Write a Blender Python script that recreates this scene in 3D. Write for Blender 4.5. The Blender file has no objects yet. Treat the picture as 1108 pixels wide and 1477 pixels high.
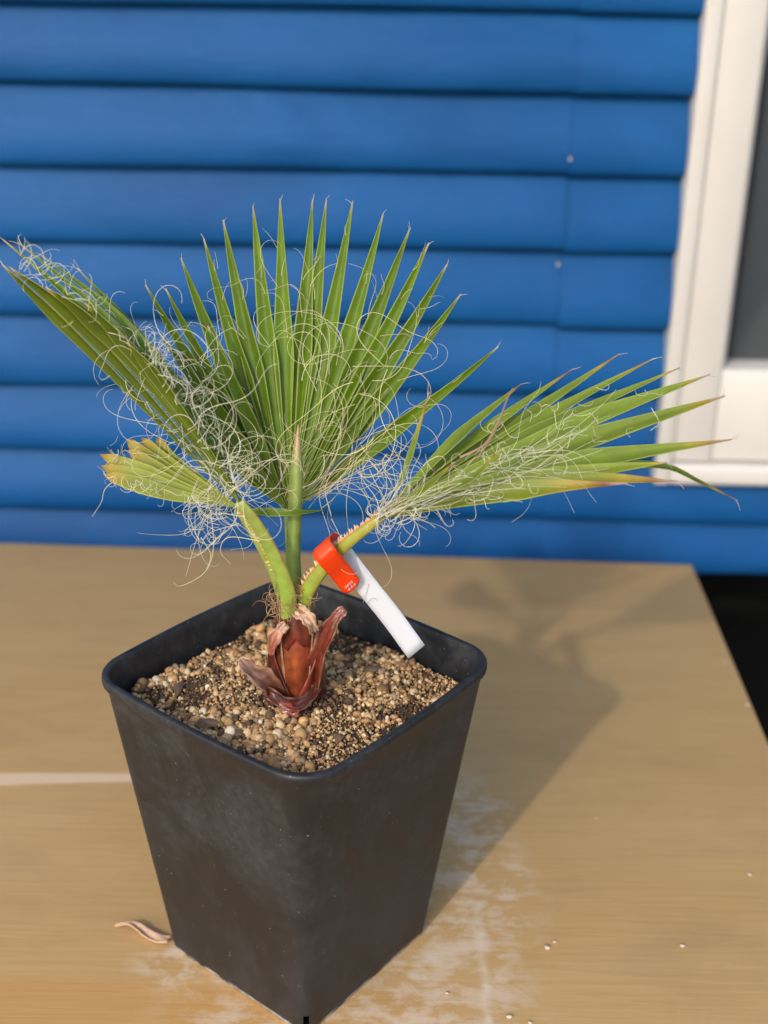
import bpy, math, random
import numpy as np
from mathutils import Vector
random.seed(7); RNG = np.random.default_rng(7)
S = 1.6                                   # metres per layout unit

# ------------------------------------------------------------------ camera, sky, sun, exposure
W0, H0 = 1108.0, 1477.0
FPX, PITCH, ROLL = 1834.9, 0.4092, 0.0196
CAM = np.array([0.0397, -0.5234, 0.4714])
FW = np.array([0, math.cos(PITCH), -math.sin(PITCH)])
UP = np.array([0, math.sin(PITCH), math.cos(PITCH)])
RT = np.array([1.0, 0, 0])
scene = bpy.context.scene
C = scene.collection
cd = bpy.data.cameras.new('camera'); cam = bpy.data.objects.new('camera', cd); C.objects.link(cam)
cd.sensor_fit = 'VERTICAL'; cd.sensor_height = 36.0; cd.lens = FPX / H0 * 36.0
cd.clip_start = 0.02; cd.clip_end = 500
cr, sr = math.cos(ROLL), math.sin(ROLL)
right = RT * cr + UP * sr; up = UP * cr - RT * sr
from mathutils import Matrix
M = Matrix(((right[0], up[0], -FW[0], CAM[0]*S), (right[1], up[1], -FW[1], CAM[1]*S),
            (right[2], up[2], -FW[2], CAM[2]*S), (0, 0, 0, 1)))
cam.matrix_world = M
scene.camera = cam
cd.dof.use_dof = True; cd.dof.focus_distance = 0.575 * S; cd.dof.aperture_fstop = 4.2
SUNV = Vector((-0.119, -0.242, 0.165)).normalized()
world = bpy.data.worlds.new('World'); scene.world = world; world.use_nodes = True
wn = world.node_tree; bg = wn.nodes['Background']
sky = wn.nodes.new('ShaderNodeTexSky'); sky.sky_type = 'NISHITA'; sky.sun_disc = False
sky.sun_elevation = math.asin(SUNV.z); sky.sun_rotation = math.atan2(SUNV.x, SUNV.y)
sky.air_density = 1.0; sky.dust_density = 1.8; sky.ozone_density = 1.0
wn.links.new(sky.outputs[0], bg.inputs[0]); bg.inputs[1].default_value = 0.15
sl = bpy.data.lights.new('sun', 'SUN'); so = bpy.data.objects.new('sun', sl); C.objects.link(so)
sl.energy = 0.95; sl.angle = math.radians(1.6); sl.color = (1.0, 0.955, 0.89)
so.rotation_euler = (-SUNV).to_track_quat('-Z', 'Y').to_euler(); so.location = SUNV * 20
vs = scene.view_settings; vs.view_transform = 'Standard'; vs.look = 'None'; vs.gamma = 1; vs.use_curve_mapping = False
vs.exposure = 0.92

# ------------------------------------------------------------------ helpers
def ray(px, py):
    u, v = px - W0/2, py - H0/2
    u, v = cr*u + sr*v, -sr*u + cr*v
    return FW + RT*u/FPX - UP*v/FPX
def P(px, py, y):                         # pixel direction met with the plane at depth y
    d = ray(px, py); return CAM + d * (y - CAM[1]) / d[1]
def G(px, py, z=0.0):                     # pixel direction met with a level plane
    d = ray(px, py); return CAM + d * (z - CAM[2]) / d[2]
ORG = {}
def empty(name, loc, parent=None):
    o = bpy.data.objects.new(name, None); C.objects.link(o); o.empty_display_size = 0.02
    loc = np.array(loc, float); ORG[o.name] = loc
    base = ORG[parent.name] if parent else np.zeros(3)
    o.location = (loc - base) * S
    if parent: o.parent = parent
    return o
def mk(name, V, F, mats, parent=None, smooth=True, cols=None, uvs=None, org=None, mi=None, thick=None):
    V = np.array(V, float)
    if org is None: org = ORG[parent.name] if parent else V.mean(0) * [1, 1, 0] + [0, 0, V[:, 2].min()]
    org = np.array(org, float)
    me = bpy.data.meshes.new(name)
    me.from_pydata(((V - org) * S).tolist(), [], [tuple(int(i) for i in f) for f in F])
    if not isinstance(mats, (list, tuple)): mats = [mats]
    for m in mats: me.materials.append(m)
    if mi is not None: me.polygons.foreach_set('material_index', np.array(mi, dtype=np.int32))
    me.polygons.foreach_set('use_smooth', [smooth] * len(me.polygons))
    if cols is not None:
        ca = me.color_attributes.new('Col', 'FLOAT_COLOR', 'POINT')
        cc = np.ones((len(V), 4), np.float32); cc[:, :3] = np.clip(cols, 0, 1); ca.data.foreach_set('color', cc.ravel())
    if uvs is not None:
        uv = me.uv_layers.new(name='UVMap'); li = np.zeros(len(me.loops), np.int32); me.loops.foreach_get('vertex_index', li)
        uv.data.foreach_set('uv', np.array(uvs, np.float32)[li].ravel())
    me.update()
    o = bpy.data.objects.new(name, me); C.objects.link(o); ORG[o.name] = org
    base = ORG[parent.name] if parent else np.zeros(3)
    o.location = (org - base) * S
    if parent: o.parent = parent
    if thick:
        md = o.modifiers.new('solidify', 'SOLIDIFY'); md.thickness = thick * S; md.offset = 0
    return o
def tag(o, label=None, cat=None, group=None, kind=None):
    if label: o['label'] = label
    if cat: o['category'] = cat
    if group: o['group'] = group
    if kind: o['kind'] = kind
    return o
def box(x0, x1, y0, y1, z0, z1, b=0.0):
    """box with chamfered edges when b>0"""
    if b <= 0:
        V = [(x, y, z) for x in (x0, x1) for y in (y0, y1) for z in (z0, z1)]
        return V, [(0,1,3,2),(4,6,7,5),(0,4,5,1),(2,3,7,6),(0,2,6,4),(1,5,7,3)]
    import bmesh
    bm = bmesh.new(); bmesh.ops.create_cube(bm, size=1)
    for v in bm.verts:
        v.co = Vector(((x0+x1)/2 + v.co.x*(x1-x0), (y0+y1)/2 + v.co.y*(y1-y0), (z0+z1)/2 + v.co.z*(z1-z0)))
    bmesh.ops.bevel(bm, geom=bm.edges[:], offset=b, segments=2, profile=0.5, affect='EDGES')
    bm.verts.index_update()
    V = [tuple(v.co) for v in bm.verts]; F = [tuple(v.index for v in f.verts) for f in bm.faces]; bm.free()
    return V, F
def join(parts):
    V, F, n = [], [], 0
    for v, f in parts:
        V += list(map(tuple, v)); F += [tuple(i + n for i in q) for q in f]; n += len(v)
    return V, F
def grid_faces(n, m, closed=False):
    F = []
    for i in range(n - 1):
        for j in range(m if closed else m - 1):
            k = (j + 1) % m; F.append((i*m + j, i*m + k, (i+1)*m + k, (i+1)*m + j))
    return F
def unit(v): v = np.array(v, float); return v / (np.linalg.norm(v) + 1e-12)
def spline(pts, n):
    """Catmull-Rom through points, n samples"""
    p = np.array(pts, float); p = np.vstack([2*p[0]-p[1], p, 2*p[-1]-p[-2]]); out = []
    segs = len(p) - 3
    for t in np.linspace(0, segs - 1e-9, n):
        i = int(t); u = t - i; a, b, c, d = p[i:i+4]
        out.append(.5*((2*b) + (-a+c)*u + (2*a-5*b+4*c-d)*u*u + (-a+3*b-3*c+d)*u**3))
    return np.array(out)
def tube(path, rad, k=8, squash=1.0, nrm=(0, -1, 0.3), cap=True):
    path = np.array(path, float); n = len(path); rad = np.broadcast_to(np.array(rad, float), (n,))
    t = np.gradient(path, axis=0); V = []
    N = unit(nrm)
    for i in range(n):
        T = unit(t[i]); B = np.cross(T, N); 
        if np.linalg.norm(B) < 1e-3: B = np.cross(T, (1, 0.1, 0))
        B = unit(B); N2 = unit(np.cross(B, T)); N = N2
        for j in range(k):
            a = 2*math.pi*j/k; V.append(path[i] + rad[i]*(B*math.cos(a) + N2*math.sin(a)*squash))
    F = grid_faces(n, k, True)
    if cap: F += [tuple(range(k))[::-1], tuple((n-1)*k + j for j in range(k))]
    return V, F
def fbm(x, y, seed=0):
    r = np.random.default_rng(seed); v = 0
    for o in range(5):
        a, b, c = r.uniform(0, 6.28, 3); f = 1.9**o
        th = r.uniform(0, 6.28); v = v + np.sin((x*math.cos(th) + y*math.sin(th))*f + a)*np.cos((y*math.cos(th) - x*math.sin(th))*f*1.1 + b)/1.6**o
    return v / 2

# ------------------------------------------------------------------ materials
def newmat(name):
    m = bpy.data.materials.new(name); m.use_nodes = True; nt = m.node_tree
    b = nt.nodes['Principled BSDF']; return m, nt, b
def nd(nt, t, **kw):
    n = nt.nodes.new(t)
    for k, v in kw.items():
        if k in n.bl_rna.properties.keys(): setattr(n, k, v)
        else: n.inputs[k].default_value = v
    return n
def coords(nt, scale=(1, 1, 1), kind='Object', loc=(0, 0, 0)):
    tc = nd(nt, 'ShaderNodeTexCoord'); mp = nd(nt, 'ShaderNodeMapping'); nt.links.new(tc.outputs[kind], mp.inputs[0])
    mp.inputs['Scale'].default_value = scale; mp.inputs['Location'].default_value = loc; return mp.outputs[0]
def noise(nt, vec, scale, detail=4, rough=.55, dist=0):
    n = nd(nt, 'ShaderNodeTexNoise'); n.inputs['Scale'].default_value = scale; n.inputs['Detail'].default_value = detail
    n.inputs['Roughness'].default_value = rough; n.inputs['Distortion'].default_value = dist; nt.links.new(vec, n.inputs['Vector']); return n.outputs[0]
def ramp(nt, fac, stops):
    r = nd(nt, 'ShaderNodeValToRGB'); cr_ = r.color_ramp
    while len(cr_.elements) < len(stops): cr_.elements.new(0.5)
    for e, (p, c) in zip(cr_.elements, stops):
        e.position = p; e.color = (c, c, c, 1) if isinstance(c, (int, float)) else (*c, 1)
    nt.links.new(fac, r.inputs[0]); return r.outputs[0]
def mix(nt, fac, a, b, mode='MIX'):
    m = nd(nt, 'ShaderNodeMix'); m.data_type = 'RGBA'; m.blend_type = mode
    for sock, v in ((m.inputs[0], fac), (m.inputs[6], a), (m.inputs[7], b)):
        if isinstance(v, (int, float)): sock.default_value = v
        elif isinstance(v, tuple): sock.default_value = (*v, 1)
        else: nt.links.new(v, sock)
    return m.outputs[2]
def math_(nt, op, a, b=0.0, clamp=False):
    m = nd(nt, 'ShaderNodeMath'); m.operation = op; m.use_clamp = clamp
    for i, v in enumerate((a, b)):
        if isinstance(v, (int, float)): m.inputs[i].default_value = v
        else: nt.links.new(v, m.inputs[i])
    return m.outputs[0]
def bump(nt, b, h, strength=.3, dist=.002):
    n = nd(nt, 'ShaderNodeBump'); n.inputs['Strength'].default_value = strength; n.inputs['Distance'].default_value = dist
    nt.links.new(h, n.inputs['Height']); nt.links.new(n.outputs[0], b.inputs['Normal'])
L = lambda nt, a, b: nt.links.new(a, b)

def mat_blue():
    m, nt, b = newmat('blue_paint')
    v = coords(nt, (1, 1, 2.2)); n1 = noise(nt, v, 3.2, 4, .5, .6); n2 = noise(nt, coords(nt, (4, 1, 60)), 6, 5)
    c = mix(nt, ramp(nt, n1, [(.35, 0), (.7, 1)]), (0.003, 0.056, 0.180), (0.006, 0.078, 0.236))
    c = mix(nt, ramp(nt, n2, [(.62, 0), (.85, .35)]), c, (0.03, 0.14, 0.36)); L(nt, c, b.inputs['Base Color'])
    b.inputs['Roughness'].default_value = .45; b.inputs['Specular IOR Level'].default_value = .14
    h = math_(nt, 'ADD', n1, math_(nt, 'MULTIPLY', n2, .25)); bump(nt, b, h, .5, .010); return m
def mat_white():
    m, nt, b = newmat('cream_paint')
    n = noise(nt, coords(nt), 9, 4); n2 = noise(nt, coords(nt), 70, 2)
    c = mix(nt, ramp(nt, n, [(.35, 0), (.75, 1)]), (0.555, 0.52, 0.47), (0.53, 0.49, 0.445))
    c = mix(nt, ramp(nt, n2, [(.70, 0), (.76, .5)]), c, (0.35, 0.30, 0.26)); L(nt, c, b.inputs['Base Color'])
    b.inputs['Roughness'].default_value = .45; bump(nt, b, n2, .08, .001); return m
def mat_plain(name, col, rough=.6, spec=.5, metal=0, var=.15, sc=20):
    m, nt, b = newmat(name); n = noise(nt, coords(nt), sc, 4)
    c = mix(nt, n, tuple(x*(1-var) for x in col), tuple(min(1, x*(1+var)) for x in col)); L(nt, c, b.inputs['Base Color'])
    b.inputs['Roughness'].default_value = rough; b.inputs['Specular IOR Level'].default_value = spec; b.inputs['Metallic'].default_value = metal
    bump(nt, b, n, .15, .001); return m
def mat_glass():
    m, nt, b = newmat('dark_window_glass')
    b.inputs['Base Color'].default_value = (0.080, 0.092, 0.104, 1); b.inputs['Roughness'].default_value = .06; b.inputs['Specular IOR Level'].default_value = .6
    n = noise(nt, coords(nt), 2.5, 1); bump(nt, b, n, .05, .01); return m
def sdist(nt, x, y, cx, cy, rx, ry):
    """1 inside an ellipse (layout units), 0 outside, soft"""
    a = math_(nt, 'DIVIDE', math_(nt, 'SUBTRACT', x, cx*S), rx*S); c = math_(nt, 'DIVIDE', math_(nt, 'SUBTRACT', y, cy*S), ry*S)
    d = math_(nt, 'ADD', math_(nt, 'MULTIPLY', a, a), math_(nt, 'MULTIPLY', c, c))
    return math_(nt, 'SUBTRACT', 1.0, math_(nt, 'SQRT', d), True)
def mat_table():
    m, nt, b = newmat('stained_plywood')
    tc = nd(nt, 'ShaderNodeTexCoord'); sep = nd(nt, 'ShaderNodeSeparateXYZ'); L(nt, tc.outputs['Object'], sep.inputs[0]); x, y = sep.outputs[0], sep.outputs[1]
    g1 = noise(nt, coords(nt, (1.2, 9, 1)), 2.2, 6, .6, 1.2)          # wide cathedral grain
    g2 = noise(nt, coords(nt, (5, 90, 1)), 2.0, 5, .6, .4)            # fine streaks
    g3 = noise(nt, coords(nt, (1.5, 2.5, 1)), 2.0, 3)
    c = mix(nt, ramp(nt, g1, [(.30, .1), (.70, .9)]), (0.475, 0.288, 0.112), (0.53, 0.332, 0.138))
    c = mix(nt, ramp(nt, g2, [(.50, 0), (.75, .30)]), c, (0.33, 0.20, 0.085))
    c = mix(nt, ramp(nt, noise(nt, coords(nt, (1, 2.2, 1)), 5, 6, .65, .8), [(.50, 0), (.68, .35)]), c, (0.36, 0.225, 0.10))
    c = mix(nt, ramp(nt, g3, [(.45, 0), (.8, .35)]), c, (0.54, 0.37, 0.185))
    # rubbed orange strip along the near edge
    st = math_(nt, 'MULTIPLY', math_(nt, 'SUBTRACT', -0.030*S, math_(nt, 'ADD', y, math_(nt, 'MULTIPLY', math_(nt, 'SUBTRACT', g3, .5), .03))), 90.0, True)
    st = math_(nt, 'MULTIPLY', st, math_(nt, 'MULTIPLY', math_(nt, 'SUBTRACT', .16, x), 6.0, True))
    c = mix(nt, math_(nt, 'MULTIPLY', st, .55), c, (0.52, 0.26, 0.070))
    # pale split in the veneer, left of the pot
    wob = math_(nt, 'MULTIPLY', math_(nt, 'SUBTRACT', noise(nt, coords(nt), 14, 3), .5), .006)
    ly = math_(nt, 'ABSOLUTE', math_(nt, 'SUBTRACT', math_(nt, 'ADD', y, wob), math_(nt, 'ADD', .1445*S, math_(nt, 'MULTIPLY', x, .05))))
    ln = math_(nt, 'MULTIPLY', math_(nt, 'SUBTRACT', math_(nt, 'SUBTRACT', .0030, math_(nt, 'MULTIPLY', x, .030)), ly), 300.0, True)
    ln = math_(nt, 'MULTIPLY', ln, math_(nt, 'MULTIPLY', math_(nt, 'SUBTRACT', -.05*S, x), 20.0, True))
    c = mix(nt, math_(nt, 'MULTIPLY', ln, .7), c, (0.78, 0.56, 0.38))
    # white mineral residue dried on the wood
    w1 = noise(nt, coords(nt, (1, 1.25, 1)), 24, 9, .72, .3); w2 = noise(nt, coords(nt, (14, 60, 1)), 1.6, 4, .6, .6)
    msk = None
    for e in ((.088, .035, .050, .085), (.094, .100, .032, .060), (.075, -.040, .055, .060), (.020, -.060, .10, .040), (-.055, -.022, .035, .025)):
        q = sdist(nt, x, y, *e); msk = q if msk is None else math_(nt, 'MAXIMUM', msk, q)
    res = math_(nt, 'MULTIPLY', math_(nt, 'MULTIPLY', msk, 2.0, True), ramp(nt, math_(nt, 'ADD', math_(nt, 'MULTIPLY', w1, .72), math_(nt, 'MULTIPLY', w2, .28)), [(.47, 0), (.535, .55), (.62, 1)]))
    c = mix(nt, math_(nt, 'MULTIPLY', res, .62), c, (0.70, 0.58, 0.46))
    drip = math_(nt, 'MULTIPLY', math_(nt, 'SUBTRACT', .006, math_(nt, 'ABSOLUTE', math_(nt, 'SUBTRACT', math_(nt, 'ADD', x, math_(nt, 'MULTIPLY', wob, 4.5)), .0945*S))), 160.0, True)
    drip = math_(nt, 'MULTIPLY', drip, math_(nt, 'MULTIPLY', math_(nt, 'SUBTRACT', .03*S, y), 30.0, True))
    c = mix(nt, math_(nt, 'MULTIPLY', math_(nt, 'MULTIPLY', drip, w1), .75), c, (0.74, 0.66, 0.55))
    L(nt, c, b.inputs['Base Color']); b.inputs['Roughness'].default_value = .65; b.inputs['Specular IOR Level'].default_value = .2
    h = math_(nt, 'ADD', math_(nt, 'MULTIPLY', g1, .5), g2); bump(nt, b, h, .25, .0015); return m
def mat_pot():
    m, nt, b = newmat('black_nursery_plastic')
    d = noise(nt, coords(nt), 11, 6, .65, .8); sp = noise(nt, coords(nt), 330, 2); st = noise(nt, coords(nt, (40, 40, 3)), 2, 3)
    tc = nd(nt, 'ShaderNodeTexCoord'); sep = nd(nt, 'ShaderNodeSeparateXYZ'); L(nt, tc.outputs['Object'], sep.inputs[0]); z = sep.outputs[2]
    c = mix(nt, ramp(nt, d, [(.45, 0), (.75, .7)]), (0.0100, 0.0106, 0.0118), (0.036, 0.037, 0.039))
    c = mix(nt, ramp(nt, st, [(.5, 0), (.8, .25)]), c, (0.040, 0.039, 0.038))
    c = mix(nt, ramp(nt, sp, [(.72, 0), (.78, .7)]), c, (0.26, 0.25, 0.23))
    fd_ = noise(nt, coords(nt), 140, 6, .75); c = mix(nt, math_(nt, 'MULTIPLY', ramp(nt, fd_, [(.45, 0), (.75, .5)]), ramp(nt, math_(nt, 'ADD', d, math_(nt, 'MULTIPLY', math_(nt, 'SUBTRACT', z, .14), .9)), [(.48, 0), (.66, 1)])), c, (0.068, 0.068, 0.068))
    lime = math_(nt, 'MULTIPLY', math_(nt, 'MULTIPLY', math_(nt, 'SUBTRACT', .0042, z), 400.0, True), ramp(nt, noise(nt, coords(nt), 60, 4), [(.4, 0), (.6, 1)]))
    c = mix(nt, lime, c, (0.42, 0.42, 0.42)); L(nt, c, b.inputs['Base Color'])
    r = ramp(nt, d, [(.3, .38), (.7, .62)]); L(nt, r, b.inputs['Roughness']); b.inputs['Specular IOR Level'].default_value = .45
    bump(nt, b, math_(nt, 'ADD', sp, d), .12, .0006); return m
def mat_col(name, rough=.5, trans=0.0, streak=0.0, var=.25, sc=60, spec=.4, bmp=.2):
    m, nt, b = newmat(name); a = nd(nt, 'ShaderNodeVertexColor'); a.layer_name = 'Col'; c = a.outputs[0]
    n = noise(nt, coords(nt), sc, 4)
    c = mix(nt, ramp(nt, n, [(.3, 0), (.7, 1)]), mix(nt, 1.0, c, (1-var,)*3, 'MULTIPLY'), mix(nt, 1.0, c, (1+var,)*3, 'MULTIPLY')); h = n
    if streak:
        n2 = noise(nt, coords(nt, (2600, 25, 1), 'UV'), 1.0, 3); h = n2
        c = mix(nt, ramp(nt, n2, [(.35, 0), (.65, streak)]), c, mix(nt, 1.0, c, (1.45, 1.3, 1.2), 'MULTIPLY'))
    L(nt, c, b.inputs['Base Color']); b.inputs['Roughness'].default_value = rough; b.inputs['Specular IOR Level'].default_value = spec
    bump(nt, b, h, bmp, .0004)
    if trans:
        t = nd(nt, 'ShaderNodeBsdfTranslucent'); L(nt, mix(nt, 1.0, c, (1.15, 1.2, .55), 'MULTIPLY'), t.inputs[0])
        s = nd(nt, 'ShaderNodeMixShader'); s.inputs[0].default_value = trans; L(nt, b.outputs[0], s.inputs[1]); L(nt, t.outputs[0], s.inputs[2])
        L(nt, s.outputs[0], nt.nodes['Material Output'].inputs['Surface'])
    return m
MB, MW, MT, MP, MG = mat_blue(), mat_white(), mat_table(), mat_pot(), mat_glass()
MLEAF = mat_col('palm_leaf', .45, .26, .35, .14, 45, .28)
MSTALK = mat_col('palm_stalk', .40, .0, 0, .15, 120)
MSHEATH = mat_col('dry_sheath', .30, .0, 0, .45, 110, .5, .5)
MGRIT = mat_col('grit', .85, 0, 0, .22, 500, .25, .4)
MFIB = mat_col('palm_thread', .6, .25, 0, .1, 80)
MDARK = mat_plain('dark_soil', (0.035, 0.026, 0.019), .9, .2, 0, .5, 60)
MGROUND = mat_plain('yard_ground', (0.16, 0.13, 0.10), .95, .2, 0, .3, 6)
MVOID = mat_plain('painted_crawl_shade', (0.006, 0.006, 0.006), .95, .05, 0, .4, 8)  # near-black colour stands in for the shade under the house
MTAG = mat_plain('white_tag_plastic', (0.56, 0.56, 0.58), .45, .4, 0, .03, 40)
MRED = mat_plain('red_tag_glue', (0.84, 0.050, 0.004), .36, .5, 0, .05, 40)
MPINK = mat_plain('pale_red_print', (0.86, 0.36, 0.30), .4, .4, 0, .05, 40)
MINK = mat_plain('grey_pencil', (0.42, 0.41, 0.43), .7, .3, 0, .1, 40)
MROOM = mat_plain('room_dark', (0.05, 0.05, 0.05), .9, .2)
MBARK = mat_plain('bark_chip', (0.15, 0.095, 0.060), .85, .25, 0, .5, 220)
MCRUMB = mat_plain('pale_crumb', (0.55, 0.44, 0.33), .9, .3, 0, .25, 200)
MPEEL = mat_plain('pale_peel', (0.58, 0.36, 0.22), .6, .4, 0, .3, 120)

# ------------------------------------------------------------------ ground, house
o = mk('ground', *box(-40, 40, -40, 40, -.70, -.46), MGROUND, smooth=False); tag(o, kind='structure')
WY = 0.600                                                # wall face depth
house = empty('house_wall', (0, WY, -.067))
tag(house, 'blue painted lapped weatherboard wall of a house behind the wooden table', 'wall')
ZB = [-.067, -.012, .049, .111, .176, .242, .307, .373, .436] + [.436 + .065*i for i in range(1, 19)]
WX0, WX1, WZ0, WZ1 = .2895, .95, .0305, 1.20               # window casing outer edges
def board(x0, x1, zb, zt, seed):
    """one bevelled weatherboard, a little wavy"""
    e = zt - zb; top = e + .010
    pr = [(0.0, .004), (0.0, -.0150), (.0010, -.0172), (.0040, -.0192), (.0100, -.0205), (.30*e, -.0208), (.48*e, -.0184), (.68*e, -.0140), (.86*e, -.0090), (top, -.0030), (top, .004)]
    n = max(2, int((x1-x0)/.03)); V = []
    r = np.random.default_rng(seed); ph = r.uniform(0, 6.28, 4)
    for i in range(n + 1):
        x = x0 + (x1-x0)*i/n
        w = .0010*math.sin(x*9 + ph[0]) + .0006*math.sin(x*23 + ph[1]); wz = .0007*math.sin(x*6 + ph[2]) + .0004*math.sin(x*17 + ph[3])
        for z, y in pr: V.append((x, WY + y + (w if y < 0 else 0), zb + z + (wz if z < e else 0)))
    m = len(pr); F = grid_faces(n + 1, m, True); k = len(V); V += V[:m] + V[n*m:n*m + m]; F += [tuple(range(k, k + m)), tuple(k + m + j for j in range(m))[::-1]]
    return V, F
JX = .1905
for i in range(len(ZB) - 1):
    zb, zt = ZB[i], ZB[i+1]
    mk('weatherboard', *board(-1.7, JX, zb, zt, 100+i), MB, house)
    xr = WX0 + .012 if zt > WZ0 + .012 else 1.6
    if i == 1: xr = 1.6
    mk('weatherboard', *board(JX + .0002, xr, zb - .0016, zt - .0016, 200+i), MB, house)
    if zt > WZ0 + .012 and i != 1: mk('weatherboard', *board(WX1 - .012, 1.6, zb - .001, zt - .001, 300+i), MB, house)
for (px, py) in ((805, 381), (822, 229)):
    q = P(px, py, WY - .0195); c = [(q[0] + .0010*math.cos(a), q[1] + dy, q[2] + .0019*math.sin(a)) for dy in (.001, -.0012) for a in np.linspace(0, 6.28, 9)[:-1]]
    mk('nail_head', c, grid_faces(2, 8, True) + [tuple(range(8, 16))[::-1]], MCRUMB, house)
# body of the house behind the boards, floor over the crawl space, foundation
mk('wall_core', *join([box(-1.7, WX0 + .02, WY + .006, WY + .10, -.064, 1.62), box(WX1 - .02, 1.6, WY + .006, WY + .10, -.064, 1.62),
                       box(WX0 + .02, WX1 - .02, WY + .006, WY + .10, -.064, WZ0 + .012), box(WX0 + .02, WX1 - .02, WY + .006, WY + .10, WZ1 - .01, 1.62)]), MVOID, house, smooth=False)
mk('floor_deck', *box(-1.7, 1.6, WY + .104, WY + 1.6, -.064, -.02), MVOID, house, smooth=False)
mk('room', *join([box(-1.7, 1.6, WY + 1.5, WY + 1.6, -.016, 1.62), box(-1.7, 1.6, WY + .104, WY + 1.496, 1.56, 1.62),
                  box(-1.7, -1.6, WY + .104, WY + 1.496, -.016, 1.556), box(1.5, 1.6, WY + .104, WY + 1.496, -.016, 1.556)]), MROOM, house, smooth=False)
mk('foundation', *join([box(-1.68, 1.58, WY + .14, WY + .20, -.458, -.068), box(-1.68, -1.6, WY + .02, WY + .136, -.458, -.068), box(1.5, 1.58, WY + .02, WY + .136, -.458, -.068)]), MVOID, house, smooth=False)  # set close behind the gap, its near-black colour paints the crawl space shade
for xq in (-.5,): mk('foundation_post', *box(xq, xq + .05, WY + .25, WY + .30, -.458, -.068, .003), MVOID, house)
# window: part of the wall
YF = WY - .0160
win = mk('window', *join([box(WX0, WX0 + .0138, YF - .014, WY + .004, WZ0, WZ1, .0012), box(WX1 - .0138, WX1, YF - .014, WY + .004, WZ0, WZ1, .0012),
                          box(WX0 + .0138, WX1 - .0138, YF - .014, WY + .004, WZ1 - .0138, WZ1, .0012)]), MW, house)
def wp(name, b, mat=MW): return mk(name, *b, mat, win)
wp('jamb', box(WX0 + .0146, .3395, YF - .0105, WY + .03, WZ0 + .0222, WZ1 - .0146, .0012))
wp('jamb', box(WX1 - .050, WX1 - .0146, YF - .0105, WY + .03, WZ0 + .0222, WZ1 - .0146, .0012))
wp('sill', box(WX0 + .0142, WX1 - .0142, YF - .0165, WY + .03, WZ0 + .0006, WZ0 + .0200, .003))
wp('bottom_rail', box(.3402, WX1 - .0507, YF - .0085, WY + .028, WZ0 + .0226, .1400, .0015))
wp('top_rail', box(.3402, WX1 - .0507, YF - .0085, WY + .028, 1.09, WZ1 - .0150, .0015))
wp('glazing_bead', box(.3402, .3436, YF - .0035, WY + .026, .1405, 1.0895, .0006), mat_plain('grey_bead', (.45, .43, .40), .5))
wp('pane', box(.3440, WX1 - .0512, WY + .010, WY + .014, .1395, 1.0905), MG)

# ------------------------------------------------------------------ table
TX0, TX1, TY0, TY1 = -1.05, .3055, -.30, .4725
tab = empty('table', ((TX0+TX1)/2, (TY0+TY1)/2, -.46)); ORGT = np.array([0, 0, 0.])
tag(tab, 'brown stained plywood table with the potted palm standing on it', 'table')
V, F = box(TX0, TX1, TY0, TY1, -.024, 0, .0018)
# rotate very slightly so the back edge follows the photograph
def trot(V, a=-.028): return [(x*math.cos(a) - (y-.47)*math.sin(a), .47 + x*math.sin(a) + (y-.47)*math.cos(a), z) for x, y, z in V]
tt = mk('table_top', trot(V), F, MT, tab, org=(0, 0, 0))
for x, y in ((TX0+.05, TY0+.05), (TX1-.09, TY0+.05), (TX0+.05, TY1-.09), (TX1-.09, TY1-.09)):
    mk('leg', *[(trot(q[0]), q[1]) for q in [box(x, x+.04, y, y+.04, -.4595, -.0245, .002)]][0], MT, tab, org=(x, y, 0))
for a in ((TX0+.092, TX1-.092, TY0+.06, TY0+.075), (TX0+.092, TX1-.092, TY1-.075, TY1-.06), (TX0+.06, TX0+.075, TY0+.092, TY1-.092), (TX1-.075, TX1-.06, TY0+.092, TY1-.092)):
    v, f = box(*a, -.075, -.0245, .001); mk('apron', trot(v), f, MT, tab, org=(a[0], a[2], 0))

# ------------------------------------------------------------------ pot
ROT = -3.0274; CA, SA = math.cos(ROT + math.pi/4), math.sin(ROT + math.pi/4)
NC, NS = 8, 10
def rsq(side, z, r, bow=0.0):
    h = side/2; pts = []
    for c in range(4):
        a0 = c*math.pi/2
        cx, cy = ((1, 1), (-1, 1), (-1, -1), (1, -1))[c]
        for k in range(NC + 1):
            a = a0 + k/NC*math.pi/2; pts.append((cx*(h-r) + r*math.cos(a), cy*(h-r) + r*math.sin(a)))
        p = pts[-1]; nx = ((-1, 1), (-1, -1), (1, -1), (1, 1))[c]
        a1 = a0 + math.pi/2; n0 = (math.cos(a1), math.sin(a1)); tx = (-math.sin(a1), math.cos(a1)); Ls = 2*(h-r)
        for k in range(1, NS):
            t = k/NS; bb = bow*4*t*(1-t); pts.append((p[0] + tx[0]*Ls*t + n0[0]*bb, p[1] + tx[1]*Ls*t + n0[1]*bb))
    return [(x*CA - y*SA, x*SA + y*CA, z) for x, y in pts]
def lerp(a, b, t): return a + (b-a)*t
out = [(.0900, .0000, .007), (.0950, .0004, .0085), (.0962, .0020, .007), (.0985, .0120, .0075)]
for t in np.linspace(.12, 1, 9): out.append((lerp(.0985, .1345, t), lerp(.012, .1596, t), lerp(.0075, .0145, t)))
out += [(.1350, .1600, .0150), (.1398, .1601, .0208), (.1408, .1606, .021), (.1412, .1622, .021), (.1410, .1642, .021), (.1402, .1650, .021), (.1370, .1651, .020), (.1352, .1649, .0195), (.1344, .1642, .019), (.1334, .1610, .0185)]
for t in np.linspace(.05, 1, 6): out.append((lerp(.1330, .0962, t), lerp(.157, .012, t), lerp(.015, .0065, t)))
out += [(.0935, .0040, .007), (.060, .0036, .006)]
RV = []
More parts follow.
